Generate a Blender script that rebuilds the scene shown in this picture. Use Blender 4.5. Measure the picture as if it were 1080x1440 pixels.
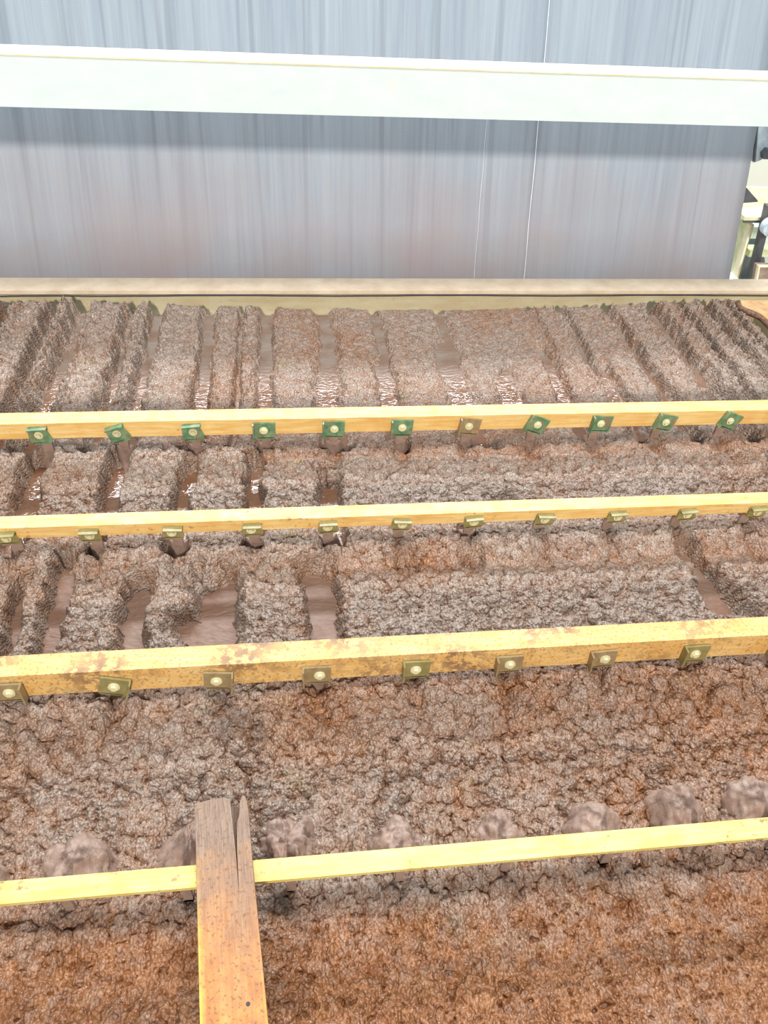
import bpy, bmesh, math, random
import numpy as np
from mathutils import Vector, Matrix
random.seed(7)
for o in list(bpy.data.objects): bpy.data.objects.remove(o)
S = bpy.context.scene
COL = S.collection
PI = math.pi

# ------------------------------------------------------------------ camera
F = 1060.0; CH = 1.1                       # focal length in pixels, eye height above the belt
dx = Vector((9400, 310, -F)).normalized()
dy = Vector((-152, 990, -F)); dy = (dy - dx*dy.dot(dx)).normalized()
dz = dx.cross(dy)
ROT = Matrix((dx, dy, dz))                 # camera axes -> world axes
EYE = Vector((0, 0, CH))
cam = bpy.data.cameras.new('camera'); cam.sensor_fit = 'VERTICAL'; cam.sensor_height = 36
cam.lens = 36*F/1440; cam.clip_start = .02; cam.clip_end = 200
co = bpy.data.objects.new('camera', cam); COL.objects.link(co)
co.matrix_world = Matrix.Translation(EYE) @ ROT.to_4x4()
S.camera = co

# ------------------------------------------------------------------ light
S.view_settings.view_transform = 'Standard'; S.view_settings.look = 'None'
S.view_settings.gamma = 1; S.view_settings.use_curve_mapping = False
S.view_settings.exposure = -0.02
w = bpy.data.worlds.new('world'); S.world = w; w.use_nodes = True
wn = w.node_tree; wb = wn.nodes['Background']
geo = wn.nodes.new('ShaderNodeTexCoord'); sp = wn.nodes.new('ShaderNodeSeparateXYZ')
wr = wn.nodes.new('ShaderNodeValToRGB')
wn.links.new(geo.outputs['Generated'], sp.inputs[0]); wn.links.new(sp.outputs['Z'], wr.inputs[0])
wr.color_ramp.elements[0].position = .0; wr.color_ramp.elements[0].color = (.42, .41, .38, 1)
wr.color_ramp.elements[1].position = .5; wr.color_ramp.elements[1].color = (.66, .86, 1.0, 1)
wn.links.new(wr.outputs[0], wb.inputs[0]); wb.inputs[1].default_value = .62

def sun(el, az, energy, angle, color):
    l = bpy.data.lights.new('sun', 'SUN'); l.energy = energy; l.angle = math.radians(angle); l.color = color
    o = bpy.data.objects.new('sun', l); COL.objects.link(o)
    e, a = math.radians(el), math.radians(az)
    d = Vector((math.sin(a)*math.cos(e), math.cos(a)*math.cos(e), -math.sin(e)))
    o.rotation_euler = d.to_track_quat('-Z', 'Y').to_euler(); o.location = -d*6
    return o
sun(28, 2, 2.4, 4, (1, .95, .88))          # low daylight from the openings behind the camera
def area(loc, target, sx, sy, power, color):
    l = bpy.data.lights.new('glint_light', 'AREA'); l.shape = 'RECTANGLE'; l.size = sx; l.size_y = sy
    l.energy = power; l.color = color
    o = bpy.data.objects.new('glint_light', l); COL.objects.link(o); o.location = loc
    o.rotation_euler = (Vector(target)-Vector(loc)).to_track_quat('-Z', 'Y').to_euler()
area((0.4, 0.8, 4.6), (0.3, 1.0, 0), 2.0, 0.30, 200, (.95, .98, 1))   # unseen light added above the press for glints on the wet sludge

area((0.3, 6.5, 5.1), (0.3, 1.4, 0), 7.0, 0.35, 640, (.92, .97, 1))     # second unseen light, added far off for glints in the wet furrows

# ------------------------------------------------------------------ helpers
def link(name, me, m=None, parent=None):
    o = bpy.data.objects.new(name, me); COL.objects.link(o)
    if m: me.materials.append(m)
    if parent: o.parent = parent
    return o
def obj(name, bm, m, parent=None, smooth=False, bevel=0):
    if bevel:
        bmesh.ops.bevel(bm, geom=[e for e in bm.edges if e.calc_face_angle(0) > .5], offset=bevel, segments=2, affect='EDGES', profile=.6)
    bmesh.ops.recalc_face_normals(bm, faces=bm.faces)
    me = bpy.data.meshes.new(name); bm.to_mesh(me); bm.free()
    if smooth:
        me.polygons.foreach_set('use_smooth', [True]*len(me.polygons))
    return link(name, me, m, parent)
def tag(o, label=None, cat=None, group=None, kind=None):
    if label: o['label'] = label
    if cat: o['category'] = cat
    if group: o['group'] = group
    if kind: o['kind'] = kind
    return o
def thing(name, loc, label, cat, group=None):
    o = bpy.data.objects.new(name, None); COL.objects.link(o); o.location = loc; o.empty_display_size = .05
    return tag(o, label, cat, group)
def box(bm, x0, x1, y0, y1, z0, z1, M=None):
    vs = [bm.verts.new((x, y, z)) for x in (x0, x1) for y in (y0, y1) for z in (z0, z1)]
    if M is not None:
        for v in vs: v.co = M @ v.co
    for f in ((0,1,3,2),(4,6,7,5),(0,4,5,1),(2,3,7,6),(0,2,6,4),(1,5,7,3)):
        bm.faces.new([vs[i] for i in f])
    return vs
def cyl(bm, p0, p1, r0, r1=None, n=16):
    r1 = r0 if r1 is None else r1
    p0, p1 = Vector(p0), Vector(p1); q = (p1-p0).to_track_quat('Z', 'Y')
    a = [bm.verts.new(p0 + q @ Vector((r0*math.cos(2*PI*i/n), r0*math.sin(2*PI*i/n), 0))) for i in range(n)]
    b = [bm.verts.new(p1 + q @ Vector((r1*math.cos(2*PI*i/n), r1*math.sin(2*PI*i/n), 0))) for i in range(n)]
    for i in range(n): bm.faces.new((a[i], a[(i+1) % n], b[(i+1) % n], b[i]))
    bm.faces.new(a[::-1]); bm.faces.new(b)
def prism(bm, pts, y0, y1, M=None):
    a = [bm.verts.new((p[0], y0, p[1])) for p in pts]; b = [bm.verts.new((p[0], y1, p[1])) for p in pts]
    if M is not None:
        for v in a+b: v.co = M @ v.co
    n = len(pts)
    for i in range(n): bm.faces.new((a[i], a[(i+1) % n], b[(i+1) % n], b[i]))
    bm.faces.new(a[::-1]); bm.faces.new(b)
def tube(bm, pts, r, n=8):
    rings = []
    for i, p in enumerate(pts):
        p = Vector(p); t = (Vector(pts[min(i+1, len(pts)-1)]) - Vector(pts[max(i-1, 0)])).normalized()
        q = t.to_track_quat('Z', 'Y')
        rings.append([bm.verts.new(p + q @ Vector((r*math.cos(2*PI*k/n), r*math.sin(2*PI*k/n), 0))) for k in range(n)])
    for a, b in zip(rings, rings[1:]):
        for k in range(n): bm.faces.new((a[k], a[(k+1) % n], b[(k+1) % n], b[k]))
    bm.faces.new(rings[0][::-1]); bm.faces.new(rings[-1])

# materials ----------------------------------------------------------
class NT:
    def __init__(s, name, rough=.5, spec=.5, metallic=0):
        s.m = bpy.data.materials.new(name); s.m.use_nodes = True; s.t = s.m.node_tree
        s.b = s.t.nodes['Principled BSDF']; s.b.inputs['Roughness'].default_value = rough
        s.b.inputs['Specular IOR Level'].default_value = spec; s.b.inputs['Metallic'].default_value = metallic
        s.tc = s.t.nodes.new('ShaderNodeTexCoord').outputs['Object']
    def L(s, a, b): s.t.links.new(a, b)
    def map(s, scale=(1, 1, 1), rot=(0, 0, 0)):
        n = s.t.nodes.new('ShaderNodeMapping'); n.inputs['Scale'].default_value = scale; n.inputs['Rotation'].default_value = rot
        s.L(s.tc, n.inputs['Vector']); return n.outputs[0]
    def noise(s, scale, detail=4, rough=.6, vec=None, dist=0):
        n = s.t.nodes.new('ShaderNodeTexNoise'); n.inputs['Scale'].default_value = scale
        n.inputs['Detail'].default_value = detail; n.inputs['Roughness'].default_value = rough
        n.inputs['Distortion'].default_value = dist
        s.L(vec or s.tc, n.inputs['Vector']); return n.outputs['Fac']
    def ramp(s, fac, stops):
        n = s.t.nodes.new('ShaderNodeValToRGB'); e = n.color_ramp.elements
        while len(e) < len(stops): e.new(.5)
        for i, (p, c) in enumerate(stops):
            e[i].position = p; e[i].color = (c, c, c, 1) if isinstance(c, (int, float)) else (*c, 1)
        s.L(fac, n.inputs[0]); return n.outputs[0]
    def mix(s, fac, a, b, mode='MIX'):
        n = s.t.nodes.new('ShaderNodeMix'); n.data_type = 'RGBA'; n.blend_type = mode
        for sock, v in ((n.inputs[0], fac), (n.inputs[6], a), (n.inputs[7], b)):
            if isinstance(v, (int, float)): sock.default_value = v if sock == n.inputs[0] else (v, v, v, 1)
            elif isinstance(v, tuple): sock.default_value = (*v, 1)
            else: s.L(v, sock)
        return n.outputs[2]
    def bump(s, h, strength=.3, dist=.002, prev=None):
        n = s.t.nodes.new('ShaderNodeBump'); n.inputs['Strength'].default_value = strength; n.inputs['Distance'].default_value = dist
        s.L(h, n.inputs['Height'])
        if prev: s.L(prev, n.inputs['Normal'])
        return n.outputs[0]
    def out(s, col, nrm=None, rough=None):
        if isinstance(col, tuple): s.b.inputs['Base Color'].default_value = (*col, 1)
        else: s.L(col, s.b.inputs['Base Color'])
        if nrm: s.L(nrm, s.b.inputs['Normal'])
        if rough: s.L(rough, s.b.inputs['Roughness'])
        return s.m

def simple(name, col, rough=.5, metallic=0, var=.12, scale=30):
    t = NT(name, rough, metallic=metallic)
    c = t.mix(t.ramp(t.noise(scale), [(.35, 0), (.7, 1)]), tuple(v*(1-var) for v in col), tuple(min(1, v*(1+var)) for v in col))
    return t.out(c, t.bump(t.noise(scale*6), .15, .001))

def yellow_paint(name, mud, base=(.76, .43, .12), pale=(.85, .60, .24)):
    t = NT(name, .42)
    stretch = t.map((3, 30, 30))
    c = t.mix(t.ramp(t.noise(5, 3, vec=stretch), [(.35, 0), (.65, 1)]), base, pale)
    c = t.mix(t.ramp(t.noise(14, 5), [(.50, 0), (.72, .55)]), c, (.70, .32, .06))      # warm ochre wear
    spk = t.ramp(t.noise(70, 6, .7), [(mud-.02, 0), (mud+.06, 1)])
    patch = t.ramp(t.noise(6, 3), [(.42, 0), (.6, 1)])
    m = t.mix(patch, 0.0, spk)
    c = t.mix(m, c, (.30, .16, .075))
    fine = t.ramp(t.noise(220, 3), [(.66 if mud > .55 else .55, 0), (.72 if mud > .55 else .63, .8)])
    c = t.mix(fine, c, (.36, .20, .08))
    return t.out(c, t.bump(t.noise(120, 4), .25, .001), t.ramp(t.noise(40), [(.3, .32), (.7, .6)]))
M_y2 = yellow_paint('yellow_paint_clean', .66)
M_y3 = yellow_paint('yellow_paint_worn', .60)
M_y4 = yellow_paint('yellow_paint_muddy', .47, (.76, .42, .12), (.82, .55, .22))
M_y5 = yellow_paint('yellow_paint_strip', .58, (.72, .55, .14), (.80, .66, .24))
def plate(name, a, b, mud=.5):
    t = NT(name, .38)
    c = t.mix(t.ramp(t.noise(50, 4), [(.4, 0), (.62, 1)]), a, b)
    c = t.mix(t.ramp(t.noise(90, 5), [(mud, 0), (mud+.1, .85)]), c, (.30, .17, .09))
    return t.out(c, t.bump(t.noise(150), .3, .001))
M_green = plate('green_plate', (.07, .20, .095), (.22, .32, .17), .52)
M_olive = plate('olive_plate', (.25, .21, .07), (.33, .27, .11), .58)
M_brownplate = plate('mud_stained_plate', (.30, .21, .10), (.36, .27, .13), .52)
M_bolt = simple('bolt_head_paint', (.75, .66, .38), .4)
M_mudstem = simple('mud_coated_steel', (.22, .115, .07), .42, var=.5, scale=90)

# sludge -------------------------------------------------------------
t = NT('wet_sludge', .40, .6)
at = t.t.nodes.new('ShaderNodeAttribute'); at.attribute_name = 'tint'
sx = t.t.nodes.new('ShaderNodeSeparateColor'); t.L(at.outputs['Color'], sx.inputs[0])
n1 = t.noise(60, 5, .65)
grey = t.mix(t.ramp(n1, [(.35, 0), (.68, 1)]), (.250, .168, .122), (.395, .298, .238))
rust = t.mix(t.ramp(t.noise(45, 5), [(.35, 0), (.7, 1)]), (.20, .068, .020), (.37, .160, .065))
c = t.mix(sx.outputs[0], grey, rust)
c = t.mix(t.ramp(t.noise(9, 4), [(.62, 0), (.75, .35)]), c, (.24, .19, .07))             # olive tinge
def vor(t, scale, vec=None):
    n = t.t.nodes.new('ShaderNodeTexVoronoi'); n.inputs['Scale'].default_value = scale; n.feature = 'F1'
    t.L(vec or t.tc, n.inputs['Vector'])
    return t.ramp(n.outputs['Distance'], [(0, 1), (.25, .95), (.5, .76), (.7, .42), (.85, 0)])
wv_ = t.t.nodes.new('ShaderNodeMix'); wv_.data_type = 'VECTOR'; wv_.inputs[0].default_value = .004
nc = t.t.nodes.new('ShaderNodeTexNoise'); nc.inputs['Scale'].default_value = 90; t.L(t.tc, nc.inputs['Vector'])
t.L(t.tc, wv_.inputs[4]); t.L(nc.outputs['Color'], wv_.inputs[5])
bp = t.bump(vor(t, 210, wv_.outputs[1]), .9, .0030)
bp = t.bump(t.noise(600, 3, .6), .5, .0009, bp)
M_sludge = t.out(c, bp, t.ramp(t.noise(120, 3), [(.35, .15), (.65, .42)]))
t = NT('mud_coat', .45, .5)
c = t.mix(t.ramp(t.noise(40, 5, .65), [(.3, 0), (.7, 1)]), (.27, .165, .12), (.41, .28, .22))
M_lump = t.out(c, t.bump(t.noise(420, 3), .6, .0012, t.bump(t.noise(130, 5, .7), .5, .003)), t.ramp(t.noise(90), [(.35, .3), (.65, .6)]))
t = NT('wet_filter_cloth', .16, .6)
c = t.mix(t.ramp(t.noise(7, 4), [(.35, 0), (.65, 1)]), (.17, .065, .028), (.21, .115, .07))
g = t.t.nodes.new('ShaderNodeSeparateXYZ'); t.L(t.tc, g.inputs[0])
wet = t.ramp(g.outputs['Y'], [(.0, 0), (.52, 0), (.62, 1), (1, 1)])     # thin mud film near the camera, clear water farther on
wet.node.color_ramp.elements[1].position = .5
mr = t.t.nodes.new('ShaderNodeMath'); mr.operation = 'DIVIDE'; t.L(g.outputs['Y'], mr.inputs[0]); mr.inputs[1].default_value = 2.0; t.L(mr.outputs[0], wet.node.inputs[0])
far = t.ramp(mr.outputs[0], [(.80, 0), (.91, 1)])
c = t.mix(far, c, t.mix(t.ramp(t.noise(12, 4), [(.4, 0), (.62, 1)]), (.21, .125, .08), (.27, .205, .16)))
rgh = t.mix(wet, .48, t.ramp(t.noise(30), [(.35, .015), (.7, .05)]))
rgh = t.mix(far, rgh, .42)
rip = t.bump(t.noise(55, 2, .5, t.map((.7, 1.6, 1)), .8), .6, .0045)
M_belt = t.out(c, rip, rgh)

# curtain cloth
t = NT('stretched_filter_cloth', .62, .35)
v1 = t.map((1, .0, .03))
s1 = t.ramp(t.noise(14, 5, .7, v1), [(.3, 0), (.7, 1)])
s2 = t.ramp(t.noise(75, 4, .75, v1), [(.35, 0), (.65, 1)])
c = t.mix(s1, (.19, .23, .275), (.295, .345, .395))
c = t.mix(t.ramp(s2, [(0, .0), (1, .5)]), c, (.36, .38, .40))
c = t.mix(t.ramp(t.noise(30, 2, .6, v1), [(.56, 0), (.66, .40)]), c, (.15, .17, .20))
mud = t.ramp(t.noise(2.6, 4, .6, t.map((1, .4, 1))), [(.30, .25), (.62, .85)])
g = t.t.nodes.new('ShaderNodeSeparateXYZ'); t.L(t.tc, g.inputs[0])
rise = t.ramp(g.outputs['Z'], [(.05, 1), (.50, .0)])                                      # dirt splashed up from the belt
mm = t.t.nodes.new('ShaderNodeMath'); mm.operation = 'MULTIPLY'; t.L(mud, mm.inputs[0]); t.L(rise, mm.inputs[1])
c = t.mix(mm.outputs[0], c, (.29, .225, .22))
wv = t.t.nodes.new('ShaderNodeTexWave'); wv.wave_type = 'BANDS'; wv.bands_direction = 'Z'; wv.inputs['Scale'].default_value = 90
t.L(t.tc, wv.inputs['Vector'])
M_curtain = t.out(c, t.bump(wv.outputs['Fac'], .12, .0008, t.bump(s2, .15, .001)))

# white beam
t = NT('white_painted_steel', .5)
c = t.mix(t.ramp(t.noise(12, 5, vec=t.map((1, 3, 2))), [(.35, 0), (.7, 1)]), (.68, .76, .74), (.74, .81, .79))
c = t.mix(t.ramp(t.noise(160, 3), [(.70, 0), (.76, .6)]), c, (.42, .44, .40))
c = t.mix(t.ramp(t.noise(5, 5), [(.60, 0), (.72, .5)]), c, (.78, .76, .62))
M_white = t.out(c, t.bump(t.noise(90), .2, .001))
t = NT('cream_edge', .5)
M_cream = t.out(t.mix(t.ramp(t.noise(20, 4), [(.4, 0), (.65, 1)]), (.82, .68, .42), (.88, .82, .62)))
t = NT('cream_rail_paint', .5)
c = t.mix(t.ramp(t.noise(9, 5, vec=t.map((1, 1, 3))), [(.35, 0), (.68, 1)]), (.56, .44, .26), (.66, .58, .38))
c = t.mix(t.ramp(t.noise(120, 3), [(.64, 0), (.72, .5)]), c, (.36, .24, .14))
M_rail = t.out(c, t.bump(t.noise(90), .2, .001))
t = NT('tan_cap_paint', .5)
M_cap = t.out(t.mix(t.ramp(t.noise(16, 5), [(.35, 0), (.7, 1)]), (.64, .48, .33), (.80, .64, .47)), t.bump(t.noise(90), .3, .001))
M_rubber = simple('black_rubber', (.03, .028, .025), .6)
M_concrete = simple('pale_concrete', (.62, .60, .54), .8, scale=6)
M_wall = simple('pale_wall_paint', (.66, .66, .57), .8, var=.04, scale=3)
M_bluesteel = simple('blue_grey_steel', (.50, .58, .64), .4, .0, .3, 20)
M_darksteel = simple('dark_grey_steel', (.11, .115, .13), .45, .3, .3, 20)
M_palegreen = simple('pale_yellow_green_paint', (.66, .68, .40), .45, var=.2, scale=20)
M_teal = simple('dark_teal_paint', (.06, .10, .12), .4, var=.4)
M_brown = simple('brown_stained_steel', (.34, .24, .19), .6, var=.3)
M_orange = simple('peeling_orange_paint', (.66, .38, .17), .6, var=.25, scale=40)

# ------------------------------------------------------------------ numpy noise
rng = np.random.default_rng(11)
def hashgrid(seed, n=256): return np.random.default_rng(seed).random((n, n)).astype(np.float32)
def vnoise(x, y, scale, seed):
    g = hashgrid(seed); u = x*scale; v = y*scale
    i = np.floor(u).astype(int); j = np.floor(v).astype(int); a = u-i; b = v-j
    a = a*a*(3-2*a); b = b*b*(3-2*b); I = i & 255; J = j & 255; I1 = (i+1) & 255; J1 = (j+1) & 255
    return (g[I, J]*(1-a)+g[I1, J]*a)*(1-b) + (g[I, J1]*(1-a)+g[I1, J1]*a)*b
def fbm(x, y, scale, seed, o=4):
    s = 0; amp = .5; tot = 0
    for k in range(o):
        s = s+amp*vnoise(x+3.1*k, y-1.7*k, scale, seed+k); tot += amp; amp *= .55; scale *= 2.03
    return s/tot
def domes(x, y, cell, seed, sq=1.0):
    """union of random half balls, 0..1 (cauliflower crumbs)"""
    gx, gy, gr, gh = (hashgrid(seed+i) for i in range(4))
    u = x/cell; v = y/cell*sq; i = np.floor(u).astype(int); j = np.floor(v).astype(int)
    best = np.zeros_like(u)
    for di in (-1, 0, 1):
        for dj in (-1, 0, 1):
            I = (i+di) & 255; J = (j+dj) & 255
            r = .50+.42*gr[I, J]
            d2 = (u-(i+di)-gx[I, J])**2 + (v-(j+dj)-gy[I, J])**2
            h = np.sqrt(np.maximum(r*r-d2, 0)) - .25*gh[I, J]
            best = np.maximum(best, h)
    return best
def sstep(a, b, x):
    t = np.clip((x-a)/(b-a), 0, 1); return t*t*(3-2*t)

BX0, BX1, BY0, BY1 = -.88, 1.40, -.30, 2.085

def sludge_mesh():
    us = np.linspace(-1, 1, 1650)
    ys = np.concatenate([np.arange(BY0, .16, .004), np.arange(.16, .76, .0010), np.arange(.76, 1.35, .0014), np.arange(1.35, BY1, .0023)])
    U, Y = np.meshgrid(us.astype(np.float32), ys.astype(np.float32))
    A = .55+.45*sstep(.5, 1.7, Y)
    X = (BX0+BX1)/2 + ((BX1-BX0)/2-.01)*(A*U+(1-A)*U**3)      # columns crowd towards the middle of the belt
    X = X.astype(np.float32)
    X0, Y0 = X.copy(), Y.copy()
    # wobble
    wx = X + .010*(fbm(X, Y, 14, 21)-.5)
    zoneA = sstep(1.37, 1.40, Y); zoneE = 1-sstep(.33, .40, Y + .05*(fbm(X, Y, 9, 5)-.5)); zoneB = sstep(1.04, 1.07, Y)*(1-zoneA)
    zoneD = (1-sstep(.70, .74, Y))*(1-zoneE); zoneC = 1-zoneA-zoneB-zoneD-zoneE
    side = np.clip(np.abs(X-.35)/1.0, 0, 1)**1.5
    base = .026 + .010*(fbm(X, Y, 6, 31, 3)-.5)
    base += zoneA*(-.0195+.022*side) + zoneB*.000 + zoneC*.002 + zoneD*.002 + zoneE*.008
    for Yb in (1.33, 1.02, .69): base += .010*np.exp(-((Y-Yb)/.05)**2)
    # channels : (X, Y0, Y1, half width, depth 0..1)
    ch = []
    for p in ((-.79,.012,1),(-.665,.012,1),(-.595,.019,1),(-.455,.012,.9),(-.385,.015,.95),(-.235,.015,1),(-.145,.007,.6),(-.075,.016,1),
              (.245,.013,.95),(.82,.010,.8),(.965,.014,1),(1.105,.018,1),(1.195,.008,.8),(1.275,.013,.9),(1.335,.007,.7)):
        ch.append((p[0], 1.36, 2.2, p[1], p[2]))
    ch += [(.088,1.36,1.85,.024,1),(.094,1.80,2.2,.020,.9),(.425,1.36,1.90,.026,1),(.44,1.85,2.2,.014,.7),(.56,1.44,1.73,.024,1),(.235,1.40,1.78,.019,1),
           (.700,1.40,1.85,.015,.9),(.725,1.8,2.2,.008,.5),(.845,1.38,1.75,.014,.95)]
    ch += [(-.555,1.05,1.38,.022,1),(-.390,1.17,1.37,.019,1),(-.395,1.04,1.14,.013,1),(-.240,1.04,1.34,.018,1),(-.097,1.05,1.36,.016,1),(.073,1.04,1.29,.019,1),
           (.34,1.05,1.12,.014,.5),(1.17,1.08,1.38,.016,.9),(.95,1.08,1.16,.012,.9),(.44,1.15,1.2,.03,.45),
           (1.09,1.06,1.3,.016,.4),(-.69,1.04,1.38,.02,1)]
    ch += [(-.505,.74,1.01,.013,1),(-.437,.74,1.06,.018,1),(-.295,.78,.99,.020,1),(-.30,.72,.82,.022,1),(-.155,.80,1.01,.037,.95),(-.17,.84,.92,.045,1),(.035,.78,1.02,.026,1),
           (.79,.93,1.03,.018,.9),(.80,.83,.96,.028,.9),(.85,.76,.85,.022,.8),(.20,.97,1.03,.02,.5),(.34,.98,1.02,.02,.45)]
    cut = np.zeros_like(X)
    Xf, Yf = X, Y
    for k, (cx, y0, y1, hw, dp) in enumerate(ch):
        r0, r1 = np.searchsorted(ys, (y0-.07, y1+.07)); r1 = min(r1, len(ys))
        cols = np.where((np.abs(Xf[r0:r1]-cx) < hw*5+.035).any(0))[0]
        sl = (slice(r0, r1), slice(cols[0], cols[-1]+1)); X = Xf[sl]; Y = Yf[sl]
        wob = (fbm(X*0+cx*7, Y, 16, 50+k % 7, 4)-.5)*(.030 if y1 < 1.1 and y0 < 1.04 else .024)
        ew = hw*(.50+.95*fbm(X, Y, 28, 70+k % 5, 4)) + .010*(fbm(X, Y, 90, 90, 3)-.5)
        d = np.abs(X-cx-wob)/np.maximum(ew, .002)
        m = 1-sstep(.45, 2.2, d)**.8 if y0 > 1.3 else 1-sstep(.6, 1.6, d)
        m = m*sstep(y0-.012, y0+.012, Y+.02*(fbm(X, Y, 40, 33, 2)-.5))*(1-sstep(y1-.03, y1+.01, Y+.05*(fbm(X, Y, 40, 34, 2)-.5)))
        if y0 > 1.3: m = m*(.74+.26*sstep(.30, .60, fbm(X*0+cx*3, Y, 9, 57+k % 9, 3) + .25*(1.75-Y)))
        cut[sl] = np.maximum(cut[sl], m*dp)
        if y0 > 1.3 or dp > .85:      # heaped shoulders beside each channel
            sh = np.exp(-((d-2.0)/.6)**2)*sstep(y0, y0+.05, Y)*(1-sstep(y1-.05, y1, Y))
            base[sl] += sh*(.002+.010*side[sl]*zoneA[sl])
    X, Y = Xf, Yf
    # plough hollows just ahead of each bar, on the camera side
    hollow = np.zeros_like(X)
    for Yb, xs_ in ((1.325, B2X), (1.012, B3X), (.69, B4X)):
        for bx in xs_:
            d = ((X-bx)/.017)**2 + ((Y-(Yb-.005))/.038)**2
            hollow = np.maximum(hollow, np.exp(-d*(.8+.8*fbm(X, Y, 50, 3, 2))))
    for bx in B5X:
        d = ((X-bx-.01)/.014)**2 + ((Y-.345)/.030)**2
        hollow = np.maximum(hollow, .8*np.exp(-d))
    # bars' shadow bands, put into the cake as shallow dips and rust tint
    shadow_band = np.exp(-((Y-1.335)/.025)**2)*sstep(-.1, .0, X) + np.exp(-((Y-.985)/.03)**2)*sstep(-.1, .05, X)*.8
    D1 = domes(wx, Y, .034, 101); D2 = domes(X+.004*fbm(X, Y, 60, 8), Y, .017, 111); D3 = domes(X, Y, .0085, 121); D4 = domes(X, Y, .0048, 131)
    big = fbm(X, Y, 11, 61, 4)-.5
    patch = sstep(.35, .65, fbm(X, Y, 7, 63, 3))
    mid = 1-np.clip(side*1.7, 0, 1)
    a1 = zoneA*(.0015+.007*side) + zoneB*.009 + zoneC*.010 + zoneD*(.008+.014*patch) + zoneE*.002
    a2 = zoneA*(.0018+.007*side) + zoneB*.012 + zoneC*.013 + zoneD*(.011+.007*patch) + zoneE*.003
    a3 = zoneA*(.0034+.0035*side) + zoneB*.0062 + zoneC*.0068 + zoneD*.0075 + zoneE*.0055
    a4 = zoneA*.0026 + zoneB*.0028 + zoneC*.0028 + zoneD*.0030 + zoneE*.0036
    calm = 1-.6*np.clip(shadow_band, 0, 1)
    lump = zoneE*np.exp(-((Y-.345)/.045)**2)*sstep(.40, .62, fbm(X, Y, 12, 77, 3))
    a1 = a1+lump*.010; a2 = a2+lump*.007
    H = base + calm*(a1*D1 + a2*D2 + a3*D3 + a4*D4) + big*(.010+.012*zoneD+.004*zoneE-.005*zoneA) - .009*shadow_band*(zoneB+zoneC)
    H = H - hollow*.016
    pits = sstep(.70, .78, fbm(X, Y, 60, 88, 2))*zoneE
    H = H - pits*.006
    H = H*(1-cut) - .011*cut
    rag = .012*(fbm(X, Y, 45, 12, 3)-.5)
    edge = np.minimum.reduce([X-BX0-.012+rag, BX1-.012-X+rag])
    H = H*sstep(-.006, .014, edge) - .006*(1-sstep(-.006, .008, edge))
    H = H - .03*sstep(2.05, 2.085, Y+.02*(fbm(X, Y, 30, 14, 2)-.5))       # tips over the far roller
    # overhang the crumbs a little
    G = D1*a1 + D2*a2; gx = np.gradient(G, axis=1)/np.gradient(X, axis=1); gy = np.gradient(G, axis=0)/np.gradient(Y, axis=0)
    X = X - np.clip(gx, -1.5, 1.5)*.0012; Y = Y - np.clip(gy, -1.5, 1.5)*.0012
    # pigment: rust-brown fraction, with the bars' shadow bands painted in
    tint = .18 + .9*(fbm(X0, Y0, 5, 41, 4)-.45)
    tint += zoneE*.80 + zoneD*(.75*fbm(X0, Y0, 4, 43, 3)-.12) + .38*shadow_band*(zoneB+zoneC) + zoneA*(-.10+.22*mid)
    tint += hollow*.2 - .25*lump
    tint += .5*(.42-D2)+.35*(.4-D3)
    tint = np.clip(tint + .25*(fbm(X0, Y0, 40, 47, 3)-.5), 0, 1)
    ny, nx = X.shape
    co_ = np.stack([X, Y, H], -1).reshape(-1, 3).astype(np.float32)
    idx = np.arange(ny*nx).reshape(ny, nx)
    q = np.stack([idx[:-1, :-1], idx[:-1, 1:], idx[1:, 1:], idx[1:, :-1]], -1).reshape(-1, 4)
    keep = (co_[q, 2] > -.003).any(1) | (co_[q, 1] > 2.03).any(1)
    q = q[keep]
    used = np.zeros(len(co_), bool); used[q.ravel()] = True
    remap = np.cumsum(used)-1; q = remap[q]; co_ = co_[used]; ti = tint.reshape(-1)[used]
    me = bpy.data.meshes.new('sludge_cake')
    me.vertices.add(len(co_)); me.vertices.foreach_set('co', co_.ravel())
    me.loops.add(len(q)*4); me.loops.foreach_set('vertex_index', q.ravel().astype(np.int32))
    me.polygons.add(len(q)); me.polygons.foreach_set('loop_start', np.arange(len(q), dtype=np.int32)*4)
    me.polygons.foreach_set('loop_total', np.full(len(q), 4, np.int32))
    me.polygons.foreach_set('use_smooth', np.ones(len(q), bool))
    me.update(calc_edges=True)
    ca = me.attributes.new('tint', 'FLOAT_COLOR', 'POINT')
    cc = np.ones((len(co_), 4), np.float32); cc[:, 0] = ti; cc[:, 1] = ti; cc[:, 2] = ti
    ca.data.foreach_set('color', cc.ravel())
    return me

B2X = [-.538, -.378, -.222, -.068, .083, .235, .388, .544, .696, .850, 1.010, 1.165, 1.315, -.69, -.82]
B3X = [-.529, -.384, -.234, -.088, .055, .196, .338, .481, .629, .776, .927, 1.075, 1.22, 1.36, -.67, -.81]
B4X = [-.446, -.292, -.135, .021, .180, .333, .492, .653, .81, .965, 1.12, 1.275, -.60, -.75]
B5X = [-.308, -.160, -.026, .118, .262, .406, .540, .652]

# ------------------------------------------------------------------ the room
FL = -1.25
bm = bmesh.new(); box(bm, -6, 8, -5, 5.3, FL-.1, FL); tag(obj('floor', bm, M_concrete), kind='structure')
bm = bmesh.new(); box(bm, -6, 8, 5.3, 5.45, FL, 2.2); tag(obj('wall_back', bm, M_wall), kind='structure')

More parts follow.
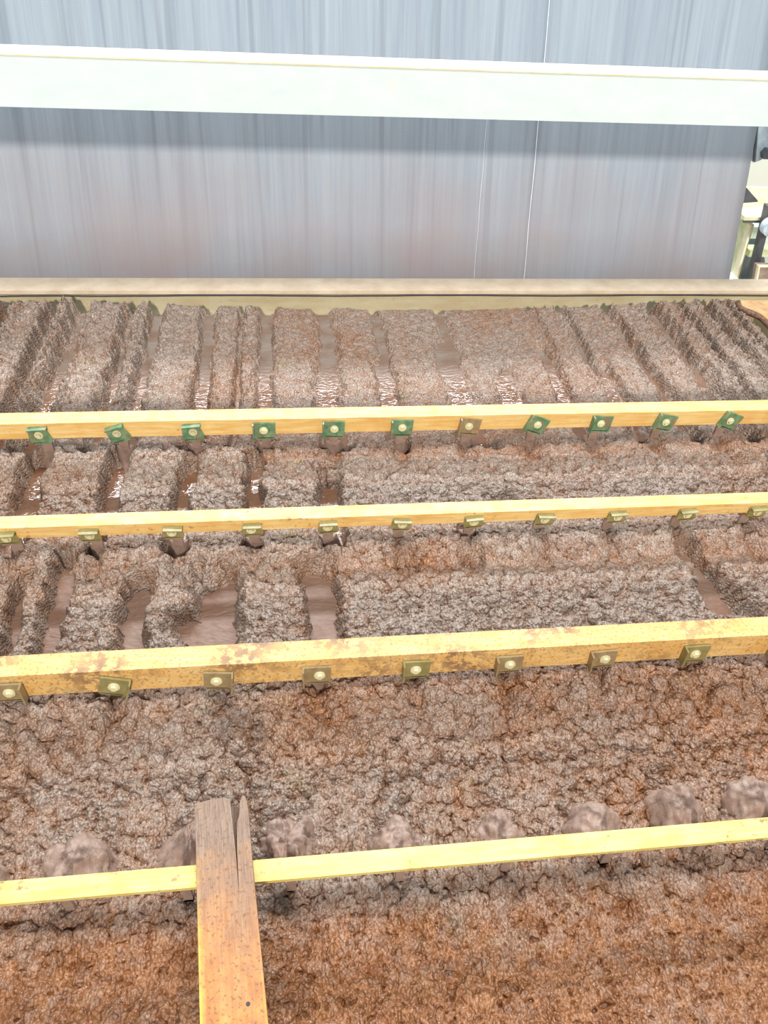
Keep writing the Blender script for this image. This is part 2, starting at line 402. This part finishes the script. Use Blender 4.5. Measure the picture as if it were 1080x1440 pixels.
# ------------------------------------------------------------------ the press : lower belt and its cake
# belt: a 3 mm cloth that rolls over at both ends
def belt_profile(): 
    p = [(-.30-.09*math.sin(a), -.09+.09*math.cos(a)) for a in np.linspace(PI, 0, 13)]
    p += [(y, 0) for y in np.linspace(-.28, 2.03, 40)]
    p += [(2.035+.045*math.sin(a), -.045+.045*math.cos(a)) for a in np.linspace(0, PI, 13)]
    return p
def cloth(name, prof, x0, x1, th, m, nx=24):
    bm = bmesh.new(); n = len(prof); rows = []
    for k in (0, 1):
        for i, (y, z) in enumerate(prof):
            a = Vector(prof[max(i-1, 0)]); b = Vector(prof[min(i+1, n-1)]); d = (b-a).normalized(); nr = Vector((-d.y, d.x))*(-th*k)
            rows.append([bm.verts.new((x0+(x1-x0)*j/nx, y+nr.x, z+nr.y)) for j in range(nx+1)])
    def strip(r0, r1):
        for j in range(nx): bm.faces.new((r0[j], r0[j+1], r1[j+1], r1[j]))
    for i in range(n-1): strip(rows[i], rows[i+1]); strip(rows[n+i+1], rows[n+i])
    strip(rows[n], rows[0]); strip(rows[n-1], rows[2*n-1])
    for i in range(n-1):
        bm.faces.new((rows[i][0], rows[i+1][0], rows[n+i+1][0], rows[n+i][0]))
        bm.faces.new((rows[i][nx], rows[n+i][nx], rows[n+i+1][nx], rows[i+1][nx]))
    return obj(name, bm, m, smooth=True)
b = cloth('filter_belt', belt_profile(), BX0, BX1, .003, M_belt)
tag(b, 'wet brown filter belt showing in furrows under the ploughed sludge', 'belt')
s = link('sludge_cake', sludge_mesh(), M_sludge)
tag(s, 'lumpy wet grey-brown sludge spread in furrows over the belt', 'sludge', kind='stuff')

# ------------------------------------------------------------------ cross bars with plough clips
def angle_bar(bm, x0, x1, yf, yb, zt, zf, th=.005):
    """angle section: flat top from yf to yb, front flange down to zf"""
    pr = [(yf, zt), (yb, zt), (yb, zt-th), (yf+th, zt-th), (yf+th, zf), (yf, zf)]
    n = 40; rings = []
    for i in range(n+1):
        x = x0+(x1-x0)*i/n
        rings.append([bm.verts.new((x, p[0], p[1])) for p in pr])
    for a, b_ in zip(rings, rings[1:]):
        for k in range(6): bm.faces.new((a[k], a[(k+1) % 6], b_[(k+1) % 6], b_[k]))
    bm.faces.new(rings[0][::-1]); bm.faces.new(rings[-1])
def hexbolt(bm, c, r, d):
    cyl(bm, c, (c[0], c[1]-.002, c[2]), r*1.45, n=20)
    cyl(bm, (c[0], c[1]-.002, c[2]), (c[0], c[1]-d, c[2]), r, r*.85, n=6)
def clip(parent, x, yf, z, wd, ht, rot, mat_, style, flange=0):
    """plate bolted on the front flange, its bent tail going back under the bar to the plough stem"""
    bm = bmesh.new()
    R = Matrix.Translation((x, yf-.001, z)) @ Matrix.Rotation(rot, 4, 'Y')
    h = wd/2; v = ht/2
    if style == 'bent':
        pts = [(-h*.92, v*.8), (-h*.7, v), (h*.62, v*.92), (h*.98, -v*.55), (h*.9, -v*.9), (-h*.8, -v), (-h*1.02, -v*.75)]
    else:
        pts = [(-h, v), (h, v*.96), (h*.98, -v), (-h*.98, -v*.97)]
    prism(bm, pts, -.004, 0, R)
    if style == 'bent':
        box(bm, -h*.85, h*.85, -.014, .0, v*.80, v*.98, R)      # folded lip
    else:
        e = -1 if flange <= 0 else 1
        box(bm, min(e*h, e*(h+.003)), max(e*h, e*(h+.003)), -.014, .0, -v, v, R)
    box(bm, -h*.8, h*.8, -.004, .024, -v-.002, -v+.002, R)       # tail folded under the bar
    p = obj('plough_clip', bm, mat_, parent, bevel=.0007)
    p['label'] = 'green plough clip' if mat_ is M_green else 'olive plough clip' if mat_ is M_olive else 'mud-stained brown plough clip'
    bm = bmesh.new(); hexbolt(bm, (x+random.uniform(-.003, .003), yf-.005, z+.001), .0062, .006)
    obj('bolt', bm, M_bolt, p)
    bm = bmesh.new(); zb = z-v
    box(bm, x-.010, x+.010, yf+.020, yf+.026, -.002, zb+.001)
    # plough shoe: low wedge opening away from the camera
    a = [bm.verts.new(c) for c in ((x, yf-.012, .001), (x-.030, yf+.040, .001), (x+.030, yf+.040, .001), (x, yf+.010, .040), (x-.018, yf+.034, .044), (x+.018, yf+.034, .044))]
    for f in ((0, 1, 4, 3), (0, 3, 5, 2), (1, 2, 5, 4), (3, 4, 5), (0, 2, 1)): bm.faces.new([a[i] for i in f])
    obj('plough', bm, M_lump, parent)

def clip_bar(name, label, X0, X1, yf, yb, zt, zf, paint, clips):
    r = thing(name, (0, 0, 0), label, 'bar', 'yellow cross bars over the sludge')
    bm = bmesh.new(); angle_bar(bm, X0, X1, yf, yb, zt, zf)
    obj('bar_profile', bm, paint, r)
    for c in clips: clip(r, *c)
    return r
green_rot = [-.05, -.30, -.08, .0, .02, .02, .10, .35, .05, .22, .35, .1, .1, 0, 0]
cl = [(x, 1.345, .104, .046, .041, green_rot[i], [M_green, M_green, M_green, M_green, M_green, M_green, M_brownplate, M_green, M_green, M_green, M_green][i % 11], 'bent' if i < 3 else 'square', -1) for i, x in enumerate(B2X)]
b2 = clip_bar('plough_bar', 'clean yellow cross bar holding green clips, farthest of the clip bars', BX0-.03, BX1+.07, 1.345, 1.385, .131, .092, M_y2, cl)
cl = [(x, 1.040, .100, .040, .027, random.uniform(-.08, .06), M_olive, 'bent', -1) for i, x in enumerate(B3X)]
b3 = clip_bar('plough_bar', 'narrow yellow cross bar with olive clips, middle of the three clip bars', BX0-.03, BX1+.07, 1.040, 1.072, .121, .095, M_y3, cl)
cl = [(x, .707, .097, .042, .040, [.0, .28, .10, .0, .0, -.04, -.08, -.05][i % 8] if i < 8 else 0, [M_brownplate, M_olive][i % 3 == 1], 'square', 1 if x < -.1 else -1) for i, x in enumerate(B4X)]
b4 = clip_bar('plough_bar', 'wide yellow cross bar splattered with brown mud, nearest of the clip bars', BX0-.03, BX1+.07, .707, .745, .132, .080, M_y4, cl)

# front strip with mud-coated plough blades behind it
r5 = thing('flat_bar', (0, 0, 0), 'thin pale yellow flat bar crossing in front, under the wooden plank', 'bar')
bm = bmesh.new(); box(bm, BX0-.03, BX1+.07, .3785, .405, .130, .137); obj('bar_profile', bm, M_y5, r5, bevel=.001)
def lump(x, y, wx_, dy_, ht, seed, peak=.0, rough=.08, lean=0):
    bm = bmesh.new(); bmesh.ops.create_icosphere(bm, subdivisions=5, radius=1)
    rr = np.random.default_rng(seed); ph = rr.random(9)*6
    from mathutils import noise as mn
    for v in bm.verts:
        p = v.co.copy()
        n = mn.fractal(p*1.6+Vector((seed*3.1, 0, 0)), .8, 2, 4) * rough*1.7 + mn.fractal(p*7+Vector((0, seed*2., 0)), .6, 2, 3)*rough*.35
        zz = max(p.z, -.3); k = 1 + n
        w_ = 1 - peak*max(zz, 0)
        v.co = Vector((x + (p.x*w_*k)*wx_/2 + lean*zz*wx_/2, y + p.y*k*dy_/2, .004+max(0, (zz+.3)/1.3)*ht*(1+n*.6)))
    o = obj('mud_coated_plough', bm, M_lump, r5, smooth=True)
    return o
LP = [(-.308, .450, .104, .082, .096, 1, .15, .12, .1), (-.160, .455, .112, .080, .110, 2, .85, .10, .1), (-.026, .452, .100, .078, .104, 3, .45, .20, -.1),
      (.118, .445, .092, .070, .086, 4, .25, .15, 0), (.262, .445, .082, .070, .086, 5, .3, .16, 0), (.406, .448, .100, .074, .090, 6, .25, .11, -.15),
      (.540, .460, .100, .078, .104, 7, .6, .09, -.30), (.652, .462, .090, .078, .102, 8, .3, .12, -.2),
      (-.452, .450, .100, .08, .10, 9, .4, .12, 0), (.795, .455, .095, .08, .10, 10, .4, .1, -.2), (.935, .455, .10, .08, .105, 11, .5, .1, -.2), (1.075, .455, .09, .08, .10, 12, .3, .12, -.2), (1.215, .455, .095, .08, .10, 13, .4, .1, -.1)]
for a in LP: lump(*a)
# hangers that carry the ploughs under the strip
for x, *_ in LP:
    bm = bmesh.new(); box(bm, x-.006, x+.006, .399, .4045, .040, .131); box(bm, x-.006, x+.006, .399, .445, .040, .046)
    obj('plough_stem', bm, M_lump, r5)

# ------------------------------------------------------------------ split wooden plank lying over the strip
d = Vector((-.106, .992, -.070)).normalized(); sd = d.cross(Vector((0, 0, 1))).normalized(); up = sd.cross(d)
P0 = Vector((-.0995, .3917, .1550)) ; 
def PM(): 
    m = Matrix.Identity(4)
    for i in range(3): m[i][0] = sd[i]; m[i][1] = d[i]; m[i][2] = up[i]; m[i][3] = P0[i]
    return m
t = NT('weathered_plank', .7, .25)
gr = t.noise(9, 5, .65, t.map((14, 1.0, 6)))
fine = t.noise(30, 4, .7, t.map((22, 1.2, 8)))
g = t.t.nodes.new('ShaderNodeSeparateXYZ'); t.L(t.tc, g.inputs[0])
fr = t.t.nodes.new('ShaderNodeMath'); fr.operation = 'MULTIPLY_ADD'; t.L(t.noise(22, 5, .65), fr.inputs[0]); fr.inputs[1].default_value = .22; yo = t.t.nodes.new('ShaderNodeMath'); yo.inputs[1].default_value = .12; t.L(g.outputs['Y'], yo.inputs[0]); t.L(yo.outputs[0], fr.inputs[2])
dirt = t.ramp(fr.outputs[0], [(.06, 0), (.25, 1)])
c = t.mix(t.ramp(gr, [(.35, 0), (.65, 1)]), (.58, .20, .045), (.70, .33, .11))
c = t.mix(t.ramp(t.noise(38, 6, .7), [(.46, 0), (.62, .6)]), c, (.38, .15, .06))
c = t.mix(dirt, c, t.mix(t.ramp(fine, [(.35, 0), (.65, 1)]), (.21, .13, .09), (.34, .235, .175)))
c = t.mix(t.ramp(t.noise(230, 3), [(.57, 0), (.64, .7)]), c, (.22, .11, .05))
# yellow paint left along the two long edges
ab = t.t.nodes.new('ShaderNodeMath'); ab.operation = 'ABSOLUTE'; t.L(g.outputs['X'], ab.inputs[0])
ad = t.t.nodes.new('ShaderNodeMath'); ad.operation = 'MULTIPLY_ADD'; t.L(t.noise(60, 4), ad.inputs[0]); ad.inputs[1].default_value = .012; t.L(ab.outputs[0], ad.inputs[2])
ed = t.ramp(ad.outputs[0], [(.0385, 0), (.0400, 1)])
c = t.mix(t.mix(dirt, ed, 0.0), c, (.80, .53, .10))
M_plank = t.out(c, t.bump(fine, .35, .0015, t.bump(t.noise(180, 4), .3, .001)))
th = .018
outline = [(-.0355, -.62), (-.0360, -.20), (-.0358, .02), (-.0362, .075), (-.034, .081), (-.024, .0825), (-.010, .0835), (.004, .0820), (.0085, .078), (.0092, .060), (.0100, .048),
           (.0112, .010), (.0118, -.035), (.0128, .010), (.0150, .046), (.0185, .056), (.0200, .072), (.0235, .081), (.0275, .080), (.0300, .066), (.0305, .04), (.0298, .0), (.0312, -.10), (.0322, -.18), (.0330, -.40), (.0335, -.62)]
bm = bmesh.new()
a = [bm.verts.new((x, y, th)) for x, y in outline]; b_ = [bm.verts.new((x, y, 0)) for x, y in outline]
n = len(outline)
for i in range(n): bm.faces.new((a[i], b_[i], b_[(i+1) % n], a[(i+1) % n]))
fa = bm.faces.new(a); fb = bm.faces.new(b_[::-1])
bmesh.ops.triangulate(bm, faces=[fa, fb])
pl = obj('wooden_plank', bm, M_plank, bevel=0); pl.matrix_world = PM()
bv = pl.modifiers.new('bevel', 'BEVEL'); bv.width = .0012; bv.segments = 2; bv.limit_method = 'ANGLE'; bv.angle_limit = .9
tag(pl, 'split-ended weathered orange wooden plank lying over the front yellow flat bar', 'plank')
# nail hole in the plank
bm = bmesh.new(); M = PM(); p = M @ Vector((.0135, -.158, th-.001)); cyl(bm, p, p+up*.0014, .0022, n=12)
nh = obj('nail_head', bm, M_rubber); nh.parent = pl; nh.matrix_parent_inverse = PM().inverted()

# ------------------------------------------------------------------ far rail, cable, beam, upper belt
fr_ = thing('frame_rail', (0, 0, 0), 'cream painted frame rail at the foot of the hanging grey belt', 'rail')
bm = bmesh.new(); box(bm, -1.28, 1.95, 2.13, 2.19, -.075, .0255); obj('rail_body', bm, M_rail, fr_, bevel=.002)
bm = bmesh.new(); box(bm, -1.28, 1.95, 2.118, 2.20, .0315, .043); obj('rail_cap', bm, M_cap, fr_, bevel=.0015)
bm = bmesh.new(); box(bm, -1.28, 1.95, 2.128, 2.19, .0250, .0320); obj('dark_gap_strip', bm, M_rubber, fr_)  # black strip drawing the dark gap between rail body and cap
bm = bmesh.new()
pts = [(-1.05+3.0*i/120, 2.1150+.0004*math.sin(i*.9), .0285 - .0035*math.exp(-((i-7)/4)**2) + .0012*math.sin(i*.23)) for i in range(121)]
tube(bm, pts, .0024); tag(obj('cable', bm, M_rubber, smooth=True), 'thin black cable running along the face of the cream rail', 'cable')

wb_ = thing('cross_beam', (0, 0, 0), 'big white painted beam crossing before the hanging grey belt', 'beam')
bm = bmesh.new(); box(bm, -1.5, 2.3, 2.0, 2.085, .559, .664); obj('beam_body', bm, M_white, wb_, bevel=.003)
bm = bmesh.new(); box(bm, -1.5, 2.3, 1.999, 2.086, .6645, .668); obj('beam_top', bm, M_cream, wb_)

tn = math.tan(math.radians(20))
prof = [(2.25+z*tn, z) for z in np.linspace(-.30, .90, 30)]
yc, zc = prof[-1]; r = .09; a0 = math.radians(20)
cy_, cz_ = yc + r*math.cos(a0), zc - r*math.sin(a0)
prof += [(cy_ - r*math.cos(a), cz_ + r*math.sin(a)) for a in np.linspace(a0, PI*.9, 14)[1:]]
cu = cloth('press_belt', prof, -1.12, 1.465, .004, M_curtain, 60)
tag(cu, 'streaked grey filter belt rising steeply behind the white beam', 'belt')
bm = bmesh.new(); cyl(bm, (-1.25, cy_, cz_), (1.6, cy_, cz_), r-.005, n=40)
cyl(bm, (-1.35, cy_, cz_), (1.7, cy_, cz_), .03, n=20)
tag(obj('top_roller', bm, M_bluesteel, smooth=False), 'steel roller carrying the grey belt above the frame', 'roller')
M_thread = simple('pale_thread', (.80, .80, .82), .6)
for i, (xa, xb, rr_, lb) in enumerate(((.752, .763, .0011, 'long pale thread running down the grey belt'), (.585, .598, .0006, 'finer pale thread left of the long thread on the grey belt'))):
    bm = bmesh.new(); tube(bm, [(xa+(xb-xa)*k/20+.0008*math.sin(k), 2.2475+z*tn, z) for k, z in enumerate(np.linspace(-.02, .88 if i == 0 else .45, 21))], rr_, 6)
    tag(obj('loose_thread', bm, M_thread), lb, 'thread')

# ------------------------------------------------------------------ machine parts seen past the right edge of the belt
def pxl(x, y, Y):   # the world point seen at that pixel at depth Y
    v = ROT @ Vector((x-540, 720-y, -F)); return EYE + v*(Y/v.y)
bh = thing('bearing_bracket', (0, 0, 0), 'blue-grey steel bearing bracket under the right end of the white beam', 'bracket')
YB = 2.46
pp = [pxl(*q, YB) for q in ((1046, 150), (1046, 215), (1060, 229), (1068, 226), (1080, 219), (1100, 210), (1110, 150))]
bm = bmesh.new(); prism(bm, [(v.x, v.z) for v in pp], YB, YB+.04); obj('bracket_plate', bm, M_bluesteel, bh, bevel=.002)
p = pxl(1069, 150, YB); q = pxl(1063, 226, YB)
bm = bmesh.new(); prism(bm, [(p.x-.012, p.z), (p.x-.007, p.z), (q.x-.007, q.z), (q.x-.012, q.z)], YB-.012, YB); obj('rib', bm, M_darksteel, bh)
p = pxl(1076, 214, YB)
bm = bmesh.new(); cyl(bm, (p.x, YB, p.z), (p.x, YB-.02, p.z), .018, n=6); obj('nut', bm, M_darksteel, bh)

sf = thing('machine_frame', (0, 0, 0), 'pale yellow-green sloping frame post right of the grey belt', 'frame')
def slope(a, b_, Y, wpx, dep):
    p, q = pxl(*a, Y), pxl(*b_, Y); W = wpx
    bm = bmesh.new()
    u0 = [(p.x, p.z), (p.x+W, p.z), (q.x+W, q.z), (q.x, q.z)]
    prism(bm, u0, Y, Y+dep); return bm
obj('sloping_channel', slope((1050, 316), (1025, 402), 2.6, .030, .05), M_palegreen, sf, bevel=.002)
obj('channel_lip', slope((1056, 318), (1031, 402), 2.57, .008, .03), M_cream, sf)
p = pxl(1052, 361, 2.6)
bm = bmesh.new(); box(bm, p.x, p.x+.10, 2.6, 2.66, p.z, p.z+.022); obj('crosspiece', bm, M_palegreen, sf, bevel=.002)
q = pxl(1030, 402, 2.6)
bm = bmesh.new(); box(bm, q.x, q.x+.04, 2.6, 2.65, FL, q.z+.01); obj('post', bm, M_palegreen, sf)
p = pxl(1034, 400, 2.55)
bm = bmesh.new(); cyl(bm, (p.x, 2.56, p.z), (p.x, 2.62, p.z), .022, n=24); obj('pivot_cap', bm, M_white, sf)
p = pxl(1047, 313, 2.55)
ld = thing('walkway_ledge', (0, 0, 0), 'pale cream walkway ledge above the sloping frame post', 'ledge')
bm = bmesh.new(); box(bm, p.x, p.x+.9, 2.56, 2.70, p.z+.004, p.z+.016); box(bm, p.x, p.x+.9, 2.70, 2.715, p.z+.004, p.z+.07); obj('ledge_top', bm, M_cream, ld)
bm = bmesh.new(); box(bm, p.x, p.x+.9, 2.558, 2.564, p.z-.004, p.z+.004); obj('ledge_edge', bm, M_darksteel, ld)
bm = bmesh.new(); box(bm, p.x+.60, p.x+.66, 2.60, 2.66, FL, p.z+.004); obj('post', bm, M_cream, ld)
p = pxl(1060, 283, 2.8)
bm = bmesh.new(); cyl(bm, (p.x-.15, 2.8, p.z+.01), (p.x+1.0, 2.8, p.z+.01), .014, n=16)
tag(obj('pipe', bm, M_brown, smooth=True), 'brown horizontal pipe beyond the cream ledge', 'pipe')
p = pxl(1050, 286, 2.5); q = pxl(1066, 284, 2.5); r_ = pxl(1050, 264, 2.5)
bm = bmesh.new(); prism(bm, [(p.x-.02, p.z), (q.x, q.z), (q.x-.004, q.z+.006), (r_.x, r_.z), (r_.x-.02, r_.z)], 2.5, 2.53)
gp = obj('gusset_plate', bm, M_darksteel, sf); gp['label'] = 'dark triangular gusset plate'
p = pxl(1046, 358, 2.9); q = pxl(1076, 318, 2.9)
tb = thing('equipment_box', (0, 0, 0), 'dark teal box with pale top right of the grey belt', 'box')
bm = bmesh.new(); box(bm, p.x, q.x, 2.9, 3.2, p.z, p.z+(q.z-p.z)*.6); obj('box_body', bm, M_teal, tb, bevel=.004)
bm = bmesh.new(); box(bm, p.x+.04, p.x+.08, 2.95, 3.0, FL, p.z); obj('leg', bm, M_teal, tb)
bm = bmesh.new(); box(bm, p.x-.01, q.x+.02, 2.89, 3.21, p.z+(q.z-p.z)*.6, q.z); obj('box_lid', bm, simple('pale_green_lid', (.55, .62, .50), .5), tb, bevel=.004)
bm = slope((1080, 290), (1052, 408), 2.52, .022, .03)
tag(obj('brace_bar', bm, M_darksteel, bevel=.002), 'dark grey sloping brace bar right of the yellow-green post', 'bar')
p = pxl(1078, 318, 2.5)
bm = bmesh.new(); cyl(bm, (p.x+.01, 2.48, p.z), (p.x+.01, 2.51, p.z), .030, n=24); cyl(bm, (p.x+.01, 2.465, p.z), (p.x+.01, 2.48, p.z), .012, n=6)
tag(obj('pivot_disc', bm, M_bluesteel), 'round steel pivot disc at the head of the dark brace bar', 'disc')
p = pxl(1062, 408, 2.45); q = pxl(1068, 376, 2.45)
pn_ = thing('cover_panel', (0, 0, 0), 'brown stained steel panel at the far right behind the rail', 'panel')
bm = bmesh.new(); prism(bm, [(p.x, p.z), (q.x, q.z), (q.x+.5, q.z), (q.x+.5, p.z)], 2.46, 2.49); obj('panel_sheet', bm, M_brown, pn_)
bm = bmesh.new(); prism(bm, [(p.x-.004, p.z), (q.x-.004, q.z+.004), (q.x+.05, q.z+.004), (q.x+.05, q.z), (q.x+.003, q.z), (p.x+.003, p.z)], 2.45, 2.465); obj('panel_edge', bm, M_cream, pn_)
p = pxl(1042, 404, 2.75); q = pxl(1062, 362, 2.75)
bm = bmesh.new(); prism(bm, [(p.x-.02, p.z), (p.x+.12, p.z), (q.x+.04, q.z), (q.x-.03, q.z)], 2.75, 2.80)
tag(obj('guard_plate', bm, M_darksteel), 'dark guard plate between the yellow-green post and the brace bar', 'plate')

# side rails beside the belt; the right one has its paint peeling
sr = thing('side_rail', (0, 0, 0), 'peeling orange side rail at the far right corner of the belt', 'rail')
bm = bmesh.new()
prof_ = [(1.372, 2.02), (1.362, 1.985), (1.378, 1.955), (1.40, 1.93), (1.408, 1.88), (1.418, 1.82), (1.430, 1.70), (1.435, 1.45), (1.440, .9), (1.44, -.3), (1.62, -.3), (1.62, 2.02)]
a = [bm.verts.new((x, y, .060)) for x, y in prof_]; b_ = [bm.verts.new((x, y, .052)) for x, y in prof_]
n = len(prof_)
for i in range(n): bm.faces.new((a[i], b_[i], b_[(i+1) % n], a[(i+1) % n]))
bm.faces.new(a); bm.faces.new(b_[::-1]); obj('rail_cover', bm, M_orange, sr)
bm = bmesh.new(); box(bm, 1.445, 1.60, -.3, 2.02, -.20, .052); obj('rail_body', bm, M_rail, sr)
bm = bmesh.new(); tube(bm, [(x+random.uniform(-.004, .004), y, .050+random.uniform(-.004, .004)) for x, y in prof_[:9]], .010, 8); obj('mud_crust', bm, M_mudstem, sr, smooth=True)
for yy in (1.365, 1.056, .726, .39):
    bm = bmesh.new(); box(bm, 1.450, 1.476, yy-.02, yy+.02, .060, .1285 if yy < .5 else .094 if abs(yy-1.056) < .01 else .0795 if yy < 1 else .091); obj('bar_rest', bm, M_rail, sr)
sl = thing('side_rail', (0, 0, 0), 'cream side rail along the left edge of the belt', 'rail')
bm = bmesh.new(); box(bm, -1.05, -.895, -.3, 2.02, -.20, .045); obj('rail_body', bm, M_rail, sl)
for yy in (1.365, 1.056, .726, .39):
    bm = bmesh.new(); box(bm, -.935, -.899, yy-.02, yy+.02, .045, .1285 if yy < .5 else .094 if abs(yy-1.056) < .01 else .0795 if yy < 1 else .091); obj('bar_rest', bm, M_rail, sl)
# legs carrying the frame
for x in (-1.20, 1.53):
    bm = bmesh.new(); box(bm, x-.04, x+.04, 2.13, 2.19, FL, -.075); obj('leg', bm, M_rail, fr_)
for par, x in ((sl, -.97), (sr, 1.53)):
    for y in (.0, 1.8):
        bm = bmesh.new(); box(bm, x-.04, x+.04, y-.04, y+.04, FL, -.20); obj('leg', bm, M_rail, par)
